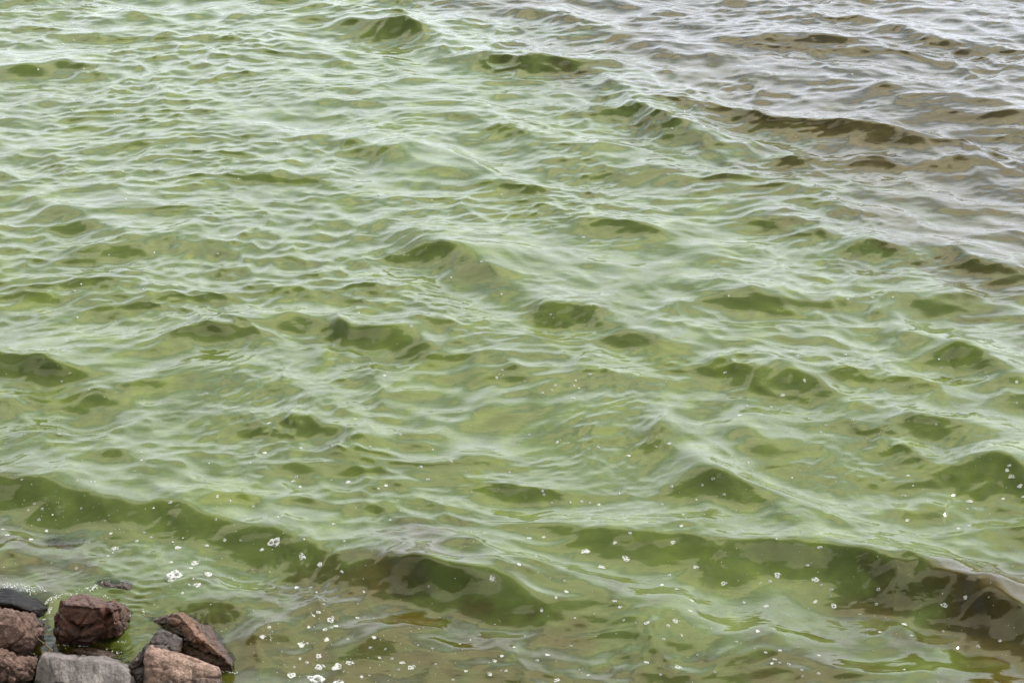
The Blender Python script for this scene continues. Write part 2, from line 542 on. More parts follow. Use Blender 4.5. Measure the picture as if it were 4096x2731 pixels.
mk, tk, pk = principled('bank_earth')
tck = nd(tk, 'ShaderNodeTexCoord')
nk = nd(tk, 'ShaderNodeTexNoise'); nk.inputs['Scale'].default_value = 3; nk.inputs['Detail'].default_value = 9
lk(tk, tck.outputs['Object'], nk.inputs['Vector'])
lk(tk, mixcol(tk, maprange(tk, nk.outputs[0], .4, .6, 0, 1), (.05, .06, .022), (.12, .09, .065)), pk.inputs['Base Color'])
pk.inputs['Roughness'].default_value = .95
bank = link_mesh('shore_bank', build_bank(), mk)
tag(bank, 'grassy earth bank rising behind the stones', 'bank', kind='structure')
# ------------------------------------------------------------------ stones
def crop(cx, cy):                              # pixel of the enlarged bottom left corner -> pixel of the photograph
    return cx / 2.352, 2231 + cy / 2.352


def rock_material(name, cols, scale, rough, bump, wet, wet_all=0.0, speck=0.5, moss=0.0, streak=None, coat=.3, ior=1.45):
    m, t, p = principled(name)
    tcn = nd(t, 'ShaderNodeTexCoord')
    geo = nd(t, 'ShaderNodeNewGeometry')
    vec = tcn.outputs['Object']
    if streak:
        mp = nd(t, 'ShaderNodeMapping'); mp.inputs['Scale'].default_value = streak
        lk(t, vec, mp.inputs[0]); svec = mp.outputs[0]
    else:
        svec = vec
    n1 = nd(t, 'ShaderNodeTexNoise'); n1.inputs['Scale'].default_value = scale; n1.inputs['Detail'].default_value = 8; n1.inputs['Roughness'].default_value = .62
    lk(t, svec, n1.inputs['Vector'])
    cr = nd(t, 'ShaderNodeValToRGB')
    cr.color_ramp.elements[0].position = .30; cr.color_ramp.elements[0].color = (*cols[0], 1)
    cr.color_ramp.elements[1].position = .70; cr.color_ramp.elements[1].color = (*cols[-1], 1)
    for i, c in enumerate(cols[1:-1]):
        q = cr.color_ramp.elements.new(.30 + .40 * (i + 1) / (len(cols) - 1)); q.color = (*c, 1)
    lk(t, n1.outputs[0], cr.inputs[0])
    # mineral grains
    vo = nd(t, 'ShaderNodeTexVoronoi'); vo.inputs['Scale'].default_value = 190
    lk(t, vec, vo.inputs['Vector'])
    sepc = nd(t, 'ShaderNodeSeparateColor'); lk(t, vo.outputs['Color'], sepc.inputs[0])
    gr = maprange(t, sepc.outputs[0], 0.0, 1.0, 1.12 - .55 * speck, 1.12 + .55 * speck, False)
    col = mixcol(t, 1.0, cr.outputs[0], gr, 'MULTIPLY')
    # rusty and dark stains
    n3 = nd(t, 'ShaderNodeTexNoise'); n3.inputs['Scale'].default_value = 11; n3.inputs['Detail'].default_value = 5
    lk(t, vec, n3.inputs['Vector'])
    col = mixcol(t, maprange(t, n3.outputs[0], .60, .74, 0, .7), col, (.045, .026, .016))
    if moss:
        n4 = nd(t, 'ShaderNodeTexNoise'); n4.inputs['Scale'].default_value = 16; n4.inputs['Detail'].default_value = 6
        lk(t, vec, n4.inputs['Vector'])
        sp_ = nd(t, 'ShaderNodeSeparateXYZ'); lk(t, geo.outputs['Position'], sp_.inputs[0])
        low = maprange(t, sp_.outputs[2], 0.02, 0.11, 1, 0)
        f = math_node(t, 'MULTIPLY', maprange(t, n4.outputs[0], .42, .6, 0, moss), low)
        col = mixcol(t, f, col, (.11, .075, .012))
    # wet below the splash line
    spz = nd(t, 'ShaderNodeSeparateXYZ'); lk(t, geo.outputs['Position'], spz.inputs[0])
    nz = nd(t, 'ShaderNodeTexNoise'); nz.inputs['Scale'].default_value = 14; nz.inputs['Detail'].default_value = 4
    lk(t, vec, nz.inputs['Vector'])
    line = math_node(t, 'ADD', spz.outputs[2], math_node(t, 'MULTIPLY', math_node(t, 'SUBTRACT', nz.outputs[0], .5), .10))
    wetf = math_node(t, 'MAXIMUM', maprange(t, line, wet - .015, wet + .015, 1, 0), wet_all)
    hs = nd(t, 'ShaderNodeMix', data_type='RGBA', blend_type='MULTIPLY'); hs.inputs[0].default_value = 1
    lk(t, col, hs.inputs[6]); hs.inputs[7].default_value = (.30, .25, .22, 1)
    col = mixcol(t, wetf, col, hs.outputs[2])
    lk(t, col, p.inputs['Base Color'])
    lk(t, maprange(t, wetf, 0, 1, rough, .34, False), p.inputs['Roughness'])
    p.inputs['IOR'].default_value = ior
    lk(t, maprange(t, wetf, 0, 1, 0, coat, False), p.inputs['Coat Weight'])
    p.inputs['Coat Roughness'].default_value = .14
    n5 = nd(t, 'ShaderNodeTexNoise'); n5.inputs['Scale'].default_value = 70; n5.inputs['Detail'].default_value = 8; n5.inputs['Roughness'].default_value = .65
    lk(t, vec, n5.inputs['Vector'])
    n6 = nd(t, 'ShaderNodeTexNoise'); n6.inputs['Scale'].default_value = 22; n6.inputs['Detail'].default_value = 6; n6.inputs['Roughness'].default_value = .6
    lk(t, svec, n6.inputs['Vector'])
    hh = math_node(t, 'ADD', math_node(t, 'MULTIPLY', n5.outputs[0], .35), n6.outputs[0])
    b = nd(t, 'ShaderNodeBump'); b.inputs['Strength'].default_value = 1.0; b.inputs['Distance'].default_value = bump
    lk(t, hh, b.inputs['Height'])
    lk(t, b.outputs[0], p.inputs['Normal']); lk(t, b.outputs[0], p.inputs['Coat Normal'])
    return m


def hull_bm(bm, pts):
    vs = [bm.verts.new(p) for p in pts]
    r = bmesh.ops.convex_hull(bm, input=vs)
    gone = list({e for e in r['geom_interior'] + r['geom_unused'] if isinstance(e, bmesh.types.BMVert)})
    bmesh.ops.delete(bm, geom=gone, context='VERTS')


def solidify_points(outline, y0, thick, front):
    """outline: (crop x, crop y, dy) - every point lies on the upright plane y0 + dy; adds a back and hands over front points as given"""
    sil = [on_plane_y(*crop(x, y), y0 + d) for x, y, d in outline]
    c = sum(sil, Vector()) / len(sil)
    back = [c + (p - c) * .84 + Vector((0, thick, -.68 * thick)) for p in sil]
    fr = [on_plane_y(*crop(x, y), y0 + d) for x, y, d in front]
    return sil + back + fr


def make_rock(name, label, mat, hulls, voxel=.0048, amp=.012, freq=9.0, ridged=0.0, seed=0, pits=0.0, strata=None, smooth=0, chunk=.5, carves=()):
    bm = bmesh.new()
    for pts in hulls:
        hull_bm(bm, pts)
    me0 = bpy.data.meshes.new(name + '_raw'); bm.to_mesh(me0); bm.free()
    tmp = bpy.data.objects.new(name + '_raw', me0); C.objects.link(tmp)
    md = tmp.modifiers.new('r', 'REMESH'); md.mode = 'VOXEL'; md.voxel_size = voxel; md.adaptivity = 0
    if smooth:
        sm = tmp.modifiers.new('s', 'SMOOTH'); sm.factor = .5; sm.iterations = smooth
    dg = bpy.context.evaluated_depsgraph_get()
    me = bpy.data.meshes.new_from_object(tmp.evaluated_get(dg))
    bpy.data.objects.remove(tmp); bpy.data.meshes.remove(me0)
    me.name = name
    n = len(me.vertices)
    co = np.empty(n * 3); me.vertices.foreach_get('co', co); co = co.reshape(-1, 3)
    no = np.empty(n * 3); me.vertices.foreach_get('normal', no); no = no.reshape(-1, 3)
    off = Vector((seed * 3.1, seed * 1.7, seed * .9))
    d = np.empty(n)
    for i in range(n):
        p = Vector(co[i])
        q = p * freq + off
        if strata:
            q = Vector((q.x * strata[0], q.y * strata[1], q.z * strata[2]))
        v = noise.fractal(q, .9, 2.1, 5)
        if ridged:
            r1 = 1 - abs(noise.noise(q * .8 + Vector((5, 5, 5)))) * 2
            v = v * (1 - ridged) + ridged * (min(r1, .7) - .35)
        if pits:
            v -= pits * max(0.0, noise.noise(q * 2.4) - .15) * 2
        c1 = noise.noise(q * .45 + Vector((3, 1, 7))) * .9                     # broad hollows
        w4 = noise.voronoi(q * .8)[0]
        crack = -1.6 * max(0.0, 1 - (w4[1] - w4[0]) * 9)                          # splits between chunks
        d[i] = v + c1 + chunk * crack +   .22 * noise.fractal(q * 4.5, .8, 2.0, 3)
    co = co + no * (d * amp)[:, None]
    # cracks and ledges seen in its face
    for pts, cw, cd in carves:
        for a, b in zip(pts, pts[1:]):
            a2, b2 = np.array([a.x, a.z]), np.array([b.x, b.z]); ab = b2 - a2
            q = co[:, [0, 2]]
            t = np.clip(((q - a2) @ ab) / (ab @ ab), 0, 1)
            ds = np.linalg.norm(q - a2 - t[:, None] * ab, axis=1)
            w = np.exp(-(ds / cw) ** 2) * (no[:, 1] < .35) * (no[:, 2] < .55) * (np.abs(co[:, 1] - (a.y + b.y) / 2) < .12)
            co[:, 1] += w * cd
    # the thing's origin sits at its base
    base = Vector(((co[:, 0].min() + co[:, 0].max()) / 2, (co[:, 1].min() + co[:, 1].max()) / 2, co[:, 2].min()))
    co -= np.array(base)
    me.vertices.foreach_set('co', co.ravel())
    me.polygons.foreach_set('use_smooth', np.ones(len(me.polygons), bool))
    me.update()
    me.materials.clear()
    o = link_mesh(name, me, mat)
    o.location = base
    tag(o, label, 'rock', 'riprap stones at the waterline')
    return o


def yg(cx, cy, z=0.0):
    return ground(*crop(cx, cy), z).y


rust = rock_material('brown_granite', [(0.060, 0.020, 0.010), (0.162, 0.064, 0.036), (0.281, 0.128, 0.076)], 13, .8, .035, .10, wet_all=.75, speck=.5, moss=.0)
rust_moss = rock_material('rusty_gneiss', [(0.072, 0.031, 0.016), (0.189, 0.090, 0.052), (0.297, 0.162, 0.108)], 12, .75, .03, .06, wet_all=.4, speck=.4, moss=.9)
pink = rock_material('pink_granite', [(0.097, 0.062, 0.048), (0.189, 0.123, 0.097), (0.273, 0.194, 0.158)], 26, .85, .018, .045, speck=.75)
brown_dry = rock_material('brown_granite_dry', [(0.047, 0.028, 0.022), (0.116, 0.069, 0.054), (0.224, 0.142, 0.112)], 15, .85, .045, .03, speck=.5)
grey = rock_material('grey_gneiss', [(0.063, 0.052, 0.051), (0.135, 0.117, 0.114), (0.225, 0.200, 0.194)], 6, .8, .022, .02, speck=.35, streak=(1.7, 1.0, .7))
black = rock_material('black_basalt', [(.010, .009, .010), (.018, .016, .016), (.04, .033, .032)], 14, .7, .010, .35, speck=.3, coat=.0, ior=1.22)
wet_dark = rock_material('wet_dark_granite', [(.03, .018, .015), (.08, .05, .042), (.17, .115, .10)], 16, .5, .03, .5, speck=.5)
shale = rock_material('flaky_shale', [(.05, .03, .015), (.11, .07, .035), (.17, .11, .06)], 18, .6, .014, .5, speck=.3, streak=(1, 2.5, 6))

ROCKS = []
# the wet brown block
y = yg(700, 815)
ROCKS.append(make_rock('rock', 'wet rust-brown block with a dark crack across its face, standing alone in the water', rust, [
    solidify_points([(575, 400, .05), (640, 372, .09), (760, 355, .11), (900, 368, .10), (985, 410, .08), (990, 560, .03), (980, 700, .0), (900, 815, 0), (680, 812, -.01), (560, 790, .02), (500, 710, .05), (502, 560, .06)], y, .20,
                    [(600, 440, .0), (780, 440, .01), (950, 470, .0), (620, 720, -.04), (800, 760, -.05)])
    , solidify_points([(960, 450, .08), (1020, 408, .10), (1090, 400, .10), (1150, 470, .08), (1165, 560, .06), (1150, 660, .03), (1110, 730, .01), (960, 790, 0), (900, 700, .02)], y, .17, [(1040, 470, .02), (1080, 620, -.01)])
], amp=.015, freq=12, ridged=.4, seed=1, smooth=1, carves=[
    ([on_plane_y(*crop(a, b), y) for a, b in ((690, 585), (760, 640), (850, 618), (990, 592), (1050, 560))], .010, .035),
    ([on_plane_y(*crop(a, b), y + .02) for a, b in ((560, 425), (740, 440), (900, 455), (1000, 440))], .006, .016),
    ([on_plane_y(*crop(a, b), y) for a, b in ((505, 672), (600, 668))], .006, .018)]))
# black slab
y = yg(360, 560)
ROCKS.append(make_rock('rock', 'smooth black slanting slab at the left edge of the photo', black, [
    solidify_points([(-160, 330, .10), (0, 283, .12), (95, 287, .12), (220, 345, .10), (330, 402, .08), (448, 468, .04), (400, 566, 0), (300, 600, 0), (100, 640, 0), (-160, 640, 0)], y, .14,
                    [(-60, 420, .0), (120, 430, .0), (250, 490, -.01)])
], amp=.004, freq=6, chunk=.1, seed=2, smooth=3))
# brown rock at the left edge
y = yg(240, 935)
ROCKS.append(make_rock('rock', 'dry reddish brown rock with a rough knobbly top, below the black slab', brown_dry, [
    solidify_points([(-200, 440, .10), (0, 478, .12), (60, 525, .12), (140, 545, .13), (205, 532, .13), (245, 560, .11), (300, 610, .09), (330, 690, .06), (322, 750, .03), (290, 830, 0), (235, 935, -.01), (150, 960, -.02), (-200, 960, -.03)], y, .22,
                    [(0, 620, .0), (200, 640, .02), (260, 700, .0), (60, 800, -.05), (180, 820, -.04)])
], amp=.022, freq=13, ridged=.3, seed=3))
# knobbly rock in the corner
y = yg(240, 1190)
ROCKS.append(make_rock('rock', 'rough pitted brown rock in the bottom left corner of the photo', brown_dry, [
    solidify_points([(-200, 820, .10), (0, 838, .11), (60, 860, .11), (105, 885, .10), (190, 912, .10), (215, 950, .09), (285, 955, .08), (330, 1010, .05), (352, 1045, .04), (300, 1130, .01), (235, 1190, 0), (150, 1300, -.04), (-200, 1300, -.05)], y, .16,
                    [(-20, 960, .0), (150, 1010, .0), (250, 1060, .0), (100, 1150, -.04)])
], amp=.022, freq=16, ridged=.25, pits=.7, seed=4))
# grey boulder
y = yg(700, 1230)
ROCKS.append(make_rock('rock', 'pale grey streaked boulder with a notch in its front, dry', grey, [
    solidify_points([(345, 985, .08), (400, 905, .15), (470, 886, .19), (620, 890, .21), (800, 902, .21), (960, 925, .19), (1110, 968, .15), (1190, 1005, .12), (1235, 1055, .08), (1275, 1130, .04), (1300, 1260, 0), (1280, 1340, -.02), (330, 1340, -.02), (330, 1150, .02)], y, .18,
                    [(440, 925, .07), (700, 950, .06), (950, 975, .05), (1130, 1020, .04), (560, 1180, -.05), (900, 1200, -.06)])
], amp=.009, chunk=.35, freq=7, ridged=.2, seed=5, strata=(1.8, 1, .6), smooth=2, carves=[
    ([on_plane_y(*crop(a, b), y) for a, b in ((435, 945), (515, 932), (530, 1010), (575, 1105))], .014, .05),
    ([on_plane_y(*crop(a, b), y) for a, b in ((840, 1005), (930, 1115))], .008, .02)]))
# pink front rock
y = yg(1700, 1250)
ROCKS.append(make_rock('rock', 'dry pinkish speckled granite with a flat sunlit face, right of the grey boulder', pink, [
    solidify_points([(1372, 880, .14), (1440, 815, .19), (1560, 838, .20), (1640, 880, .19), (1700, 893, .18), (1780, 950, .15), (1860, 995, .12), (1960, 1012, .10), (2058, 1030, .08), (2085, 1085, .05), (2090, 1180, .02), (2095, 1340, -.02), (1340, 1340, -.02), (1350, 1100, .04)], y, .10,
                    [(1400, 900, .10), (1500, 990, .075), (1750, 1000, .09), (1980, 1060, .05), (1500, 1180, .0), (1850, 1200, -.01)])
], amp=.009, chunk=.5, freq=12, ridged=.3, seed=6))
# dark leaning rock behind it
y = yg(1400, 1120)
ROCKS.append(make_rock('rock', 'dark wet glistening rock leaning behind the pink granite', wet_dark, [
    solidify_points([(1478, 682, .14), (1520, 676, .16), (1600, 700, .17), (1640, 712, .17), (1716, 752, .16), (1708, 800, .14), (1690, 880, .10), (1560, 960, .05), (1360, 1220, -.01), (1260, 1170, -.01), (1208, 1010, .02), (1290, 900, .06), (1380, 790, .10)], y, .12,
                    [(1450, 840, .06), (1560, 800, .10)])
], amp=.012, freq=14, ridged=.4, seed=7))
# long rust rock: a ridge with a sunny side that dips into the water
def zpts(rows):
    top = [ground(*crop(x, y), z) for x, y, z in rows]
    return top + [Vector((p.x, p.y, -.16)) for p in top]


y = yg(2080, 1030)
ROCKS.append(make_rock('rock', 'long rust-orange ridged rock half in the water, washed by the swell', rust_moss, [
    zpts([(1395, 600, -.02), (1500, 548, .015), (1590, 515, .05), (1666, 505, .085), (1776, 632, .095), (1856, 730, .085), (1735, 545, -.01), (1880, 618, -.02), (1720, 780, .0), (1600, 720, .0), (1500, 640, .0)]),
    zpts([(1740, 590, .09), (1776, 634, .095), (1856, 734, .09), (1901, 767, .085), (2026, 837, .07), (2116, 942, .05), (2190, 1020, .02), (1876, 612, .0), (1976, 640, -.01), (2068, 750, -.02), (2130, 850, -.02), (2222, 975, -.02), (1722, 770, .035), (1716, 870, .01), (1846, 945, .0), (1890, 1010, -.01), (2080, 1035, -.01), (2195, 1040, -.01)])
], amp=.014, freq=14, ridged=.5, seed=8, strata=(1, 1, 1.6), carves=[
    ([ground(*crop(a, b), .03) for a, b in ((1740, 840), (1860, 900), (1960, 950), (2090, 985))], .007, .03),
    ([ground(*crop(a, b), .05) for a, b in ((1850, 790), (1890, 850), (1910, 890))], .006, .02)]))
# stone just breaking the surface
y = yg(1140, 312)
ROCKS.append(make_rock('rock', 'small dark red stone just breaking the surface behind the wet block', rust, [
    solidify_points([(900, 250, .06), (935, 236, .06), (1060, 250, .05), (1110, 240, .05), (1165, 236, .05), (1215, 258, .03), (1242, 290, .01), (1225, 312, 0), (1150, 330, 0), (980, 320, .02)], y, .10, [(1150, 270, .01)])
], voxel=.0042, amp=.008, freq=18, ridged=.3, seed=9))
# flaky shale between the stones
y = yg(900, 940)
ROCKS.append(make_rock('rock', 'flaky dark olive-brown stone awash between the wet block and the grey boulder', shale, [
    solidify_points([(680, 868, .05), (730, 846, .06), (860, 852, .06), (920, 872, .05), (1020, 886, .05), (1100, 910, .03), (1162, 938, .02), (1150, 975, 0), (1000, 985, 0), (820, 945, .0)], y, .08, [(850, 890, .0), (1020, 930, .0)])
], voxel=.0042, amp=.010, freq=16, ridged=.4, seed=10, strata=(.6, 1.5, 3)))
# small wet cobble between grey boulder and pink granite
y = yg(1310, 1190)
ROCKS.append(make_rock('rock', 'black wet cobble wedged between the grey boulder and the pink granite', wet_dark, [
    solidify_points([(1245, 1080, .05), (1290, 1030, .06), (1350, 1020, .05), (1375, 1080, .03), (1375, 1190, 0), (1330, 1240, 0), (1260, 1220, 0)], y, .08, [(1310, 1090, .01)])
], voxel=.0042, amp=.006, freq=22, ridged=.2, seed=11))
# drowned stone farther out on the left
sx_, sy_ = 0, 0
y = ground(270, 2205).y
pts = [ground(178, 2205, -.09), ground(366, 2205, -.09), ground(200, 2190, -.045), ground(250, 2188, -.035), ground(330, 2190, -.04), ground(290, 2208, -.038), ground(160, 2225, -.16), ground(380, 2225, -.16), ground(180, 2140, -.10), ground(360, 2140, -.10)]
ROCKS.append(make_rock('rock', 'flat reddish stone under a thin film of water, farthest of the stones', rust, [pts], amp=.008, freq=15, seed=12))

# ------------------------------------------------------------------ twigs
def twig(label, pts, r, mat, knots):
    bm = bmesh.new()
    P = [Vector(p) for p in pts]
    path = []
    for i in range(len(P) - 1):
        for k in range(5):
            path.append(P[i].lerp(P[i + 1], k / 5))
    path.append(P[-1])
    rings = []
    for i, p in enumerate(path):
        d = (path[min(i + 1, len(path) - 1)] - path[max(i - 1, 0)]).normalized()
        a = d.orthogonal().normalized(); b = d.cross(a)
        rr = r * (1 - .45 * i / len(path)) * (1 + .35 * (i % 4 == 2)) * (1 + .1 * math.sin(i * 2.3))
        jit = Vector((math.sin(i * 1.9 + r * 900), math.cos(i * 2.7), math.sin(i * 3.3))) * r * .5
        rings.append([bm.verts.new(p + jit + (a * math.cos(t) + b * math.sin(t)) * rr) for t in (j * math.pi / 4 for j in range(8))])
    for a, b in zip(rings, rings[1:]):
        for j in range(8):
            bm.faces.new((a[j], a[(j + 1) % 8], b[(j + 1) % 8], b[j]))
    bm.faces.new(rings[0][::-1]); bm.faces.new(rings[-1])
    # side knots and a snapped spur
    for f in knots:
        i = int(f * (len(path) - 1)); p = path[i]
        d = Vector((.4, -.3, .85)).normalized()
        a = d.orthogonal().normalized(); b = d.cross(a)
        lo = [bm.verts.new(p + (a * math.cos(t) + b * math.sin(t)) * r * .6) for t in (j * math.pi / 3 for j in range(6))]
        hi = [bm.verts.new(p + d * r * 2.6 + (a * math.cos(t) + b * math.sin(t)) * r * .35) for t in (j * math.pi / 3 for j in range(6))]
        for j in range(6):
            bm.faces.new((lo[j], lo[(j + 1) % 6], hi[(j + 1) % 6], hi[j]))
        bm.faces.new(hi)
    base = P[0].copy()
    for v in bm.verts: v.co -= base
    bmesh.ops.recalc_face_normals(bm, faces=bm.faces)
    me = bpy.data.meshes.new('twig'); bm.to_mesh(me); bm.free()
    me.polygons.foreach_set('use_smooth', np.ones(len(me.polygons), bool))
    o = link_mesh('twig', me, mat); o.location = base
    tag(o, label, 'twig')
    return o


bark, bt, bp = principled('twig_bark')
bn = nd(bt, 'ShaderNodeTexNoise'); bn.inputs['Scale'].default_value = 90; bn.inputs['Detail'].default_value = 5
bc = nd(bt, 'ShaderNodeTexCoord'); lk(bt, bc.outputs['Object'], bn.inputs['Vector'])
lk(bt, mixcol(bt, maprange(bt, bn.outputs[0], .35, .65, 0, 1), (.10, .06, .035), (.30, .20, .13)), bp.inputs['Base Color'])
bp.inputs['Roughness'].default_value = .6
bark2, bt, bp = principled('soaked_bark')
bn = nd(bt, 'ShaderNodeTexNoise'); bn.inputs['Scale'].default_value = 90; bn.inputs['Detail'].default_value = 5
bc = nd(bt, 'ShaderNodeTexCoord'); lk(bt, bc.outputs['Object'], bn.inputs['Vector'])
lk(bt, mixcol(bt, bn.outputs[0], (.02, .012, .008), (.07, .04, .025)), bp.inputs['Base Color'])
bp.inputs['Roughness'].default_value = .3
g = lambda x, y, z: ground(*crop(x, y), z)
twig('thin pale twig slanting from the water to the grey boulder', [g(340, 752, .035), g(372, 775, .04), g(408, 797, .042), g(450, 838, .05), g(500, 872, .055)], .0042, bark, (.3, .62))
twig('short dark soaked twig lying beside the pale one against the brown rock', [g(326, 690, .03), g(352, 716, .025), g(382, 750, .015), g(402, 775, .0)], .006, bark2, (.5,))
# ------------------------------------------------------------------ thin water over the stones: how much stone shows through the film
bpy.context.view_layer.update()
dgr = bpy.context.evaluated_depsgraph_get()


def film_depth():
    n = len(water_co)
    dep = np.full(n, 1.0)
    for o in ROCKS:
        t = BVHTree.FromObject(o, dgr)
        mw = o.matrix_world.translation
        bb = np.array([list(Vector(b) + mw) for b in o.bound_box])
        lo, hi = bb.min(0), bb.max(0)
        if hi[2] < -.3: continue
        m = np.nonzero((water_co[:, 0] > lo[0]) & (water_co[:, 0] < hi[0]) & (water_co[:, 1] > lo[1]) & (water_co[:, 1] < hi[1]))[0]
        dn = Vector((0, 0, -1))
        for i in m:
            p = Vector(water_co[i]) - mw
            hit = t.ray_cast(p, dn, 1.0)
            if hit[0] is not None:
                dep[i] = min(dep[i], hit[3])
    return dep


fd = film_depth()
ca = water_me.attributes.new('clarity', 'FLOAT', 'POINT')
ca.data.foreach_set('value', np.exp(-fd / 0.025).astype(np.float32))
# ------------------------------------------------------------------ foam and bubbles
mw_, wtn, wp = principled('foam_white')
wp.inputs['Base Color'].default_value = (.58, .59, .56, 1)
wp.inputs['Roughness'].default_value = .25
wp.inputs['IOR'].default_value = 1.4
film = bpy.data.materials.new('bubble_film'); film.use_nodes = True
ft = film.node_tree; ft.nodes.clear()
fo = nd(ft, 'ShaderNodeOutputMaterial'); fm = nd(ft, 'ShaderNodeMixShader'); fr_ = nd(ft, 'ShaderNodeFresnel'); fr_.inputs[0].default_value = 1.33
ftr = nd(ft, 'ShaderNodeBsdfTransparent'); fgl = nd(ft, 'ShaderNodeBsdfGlossy'); fgl.inputs['Roughness'].default_value = .12
lk(ft, maprange(ft, fr_.outputs[0], 0, .6, .06, .9, False), fm.inputs[0]); lk(ft, ftr.outputs[0], fm.inputs[1]); lk(ft, fgl.outputs[0], fm.inputs[2]); lk(ft, fm.outputs[0], fo.inputs[0])


class Pack:
    def __init__(s): s.v = []; s.f = []; s.m = []

    def dome(s, x, y, r, mat, seg=6, rings=2, squash=.8):
        b = len(s.v)
        for k in range(rings):
            el = math.pi / 2 * k / rings
            for j in range(seg):
                a = 2 * math.pi * (j + .5 * (k % 2)) / seg
                s.v.append((x + r * math.cos(el) * math.cos(a), y + r * math.cos(el) * math.sin(a), r * squash * math.sin(el) - .02 * r))
        s.v.append((x, y, r * squash))
        for k in range(rings - 1):
            for j in range(seg):
                a, c = b + k * seg + j, b + k * seg + (j + 1) % seg
                s.f.append((a, c, c + seg, a + seg)); s.m.append(mat)
        top = b + rings * seg
        for j in range(seg):
            s.f.append((b + (rings - 1) * seg + j, b + (rings - 1) * seg + (j + 1) % seg, top)); s.m.append(mat)

    def build(s, name):
        me = bpy.data.meshes.new(name); me.from_pydata(s.v, [], s.f)
        me.materials.append(mw_); me.materials.append(film)
        me.polygons.foreach_set('material_index', s.m)
        me.polygons.foreach_set('use_smooth', [True] * len(s.f)); me.update()
        return me


def patch_mesh(seed, holes, tail, dens=.052):
    """a raft of small white bubbles, one unit wide, around a few large clear ones"""
    r = random.Random(seed); p = Pack()
    a0 = r.uniform(0, 6.28); el = r.uniform(.62, .95)
    lob = [(r.uniform(.05, .14), k, r.uniform(0, 6.28)) for k in (2, 3, 5)]

    def inside(x, y):
        t = math.atan2(y / el, x); q = math.hypot(x, y / el)
        lim = .42 * (1 + sum(a * math.sin(k * t + ph) for a, k, ph in lob))
        if tail:
            d = math.cos(t - a0)
            if d > .8: lim += tail * (d - .8) / .2
        return q < lim
    big = []
    for _ in range(200):
        if len(big) >= holes: break
        x, y, R_ = r.uniform(-.36, .36), r.uniform(-.33, .33), r.uniform(.09, .18)
        if inside(x * 1.25, y * 1.25) and all(math.hypot(x - a, y - b) > R_ + c + .02 for a, b, c in big): big.append((x, y, R_))
    for x, y, R_ in big: p.dome(x, y, R_, 1, 10, 3, .75)
    n = int(1.4 / dens)
    for i in range(-n, n):
        for j in range(-n, n):
            x = (i + .5 * (j % 2)) * dens + r.uniform(-.3, .3) * dens; y = j * dens * .87 + r.uniform(-.3, .3) * dens
            if not inside(x, y): continue
            if any(math.hypot(x - a, y - b) < c * .93 for a, b, c in big): continue
            if r.random() < .05: continue
            p.dome(x, y, dens * r.uniform(.5, .85), 0, 6, 2, r.uniform(.8, 1.2))
    return p.build('foam_patch')


def bubble_mesh(seed, ring):
    r = random.Random(seed); p = Pack()
    p.dome(0, 0, .42, 1, 12, 4, .85)
    n = 16
    for k in range(n):
        if r.random() > ring: continue
        a = 2 * math.pi * k / n
        p.dome(.43 * math.cos(a), .43 * math.sin(a), r.uniform(.07, .13), 0, 6, 2, 1)
    for k in range(3):
        a = r.uniform(-1.2, 1.2)
        p.dome(.22 * math.cos(a), .22 * math.sin(a), .10, 0, 6, 2, 3.2)
    return p.build('bubble')


PATCHES = [patch_mesh(i, h, t) for i, (h, t) in enumerate([(6, 0), (5, .2), (7, 0), (3, .3), (6, .1), (4, 0), (2, .35), (5, .15)])]
FLECKS = [patch_mesh(40 + i, h, t, .095) for i, (h, t) in enumerate([(2, 0), (2, .15), (3, 0), (1, .25), (2, 0), (3, .1)])]
BUBBLES = [bubble_mesh(70 + i, q) for i, q in enumerate([.9, .6, .75, 1.0])]

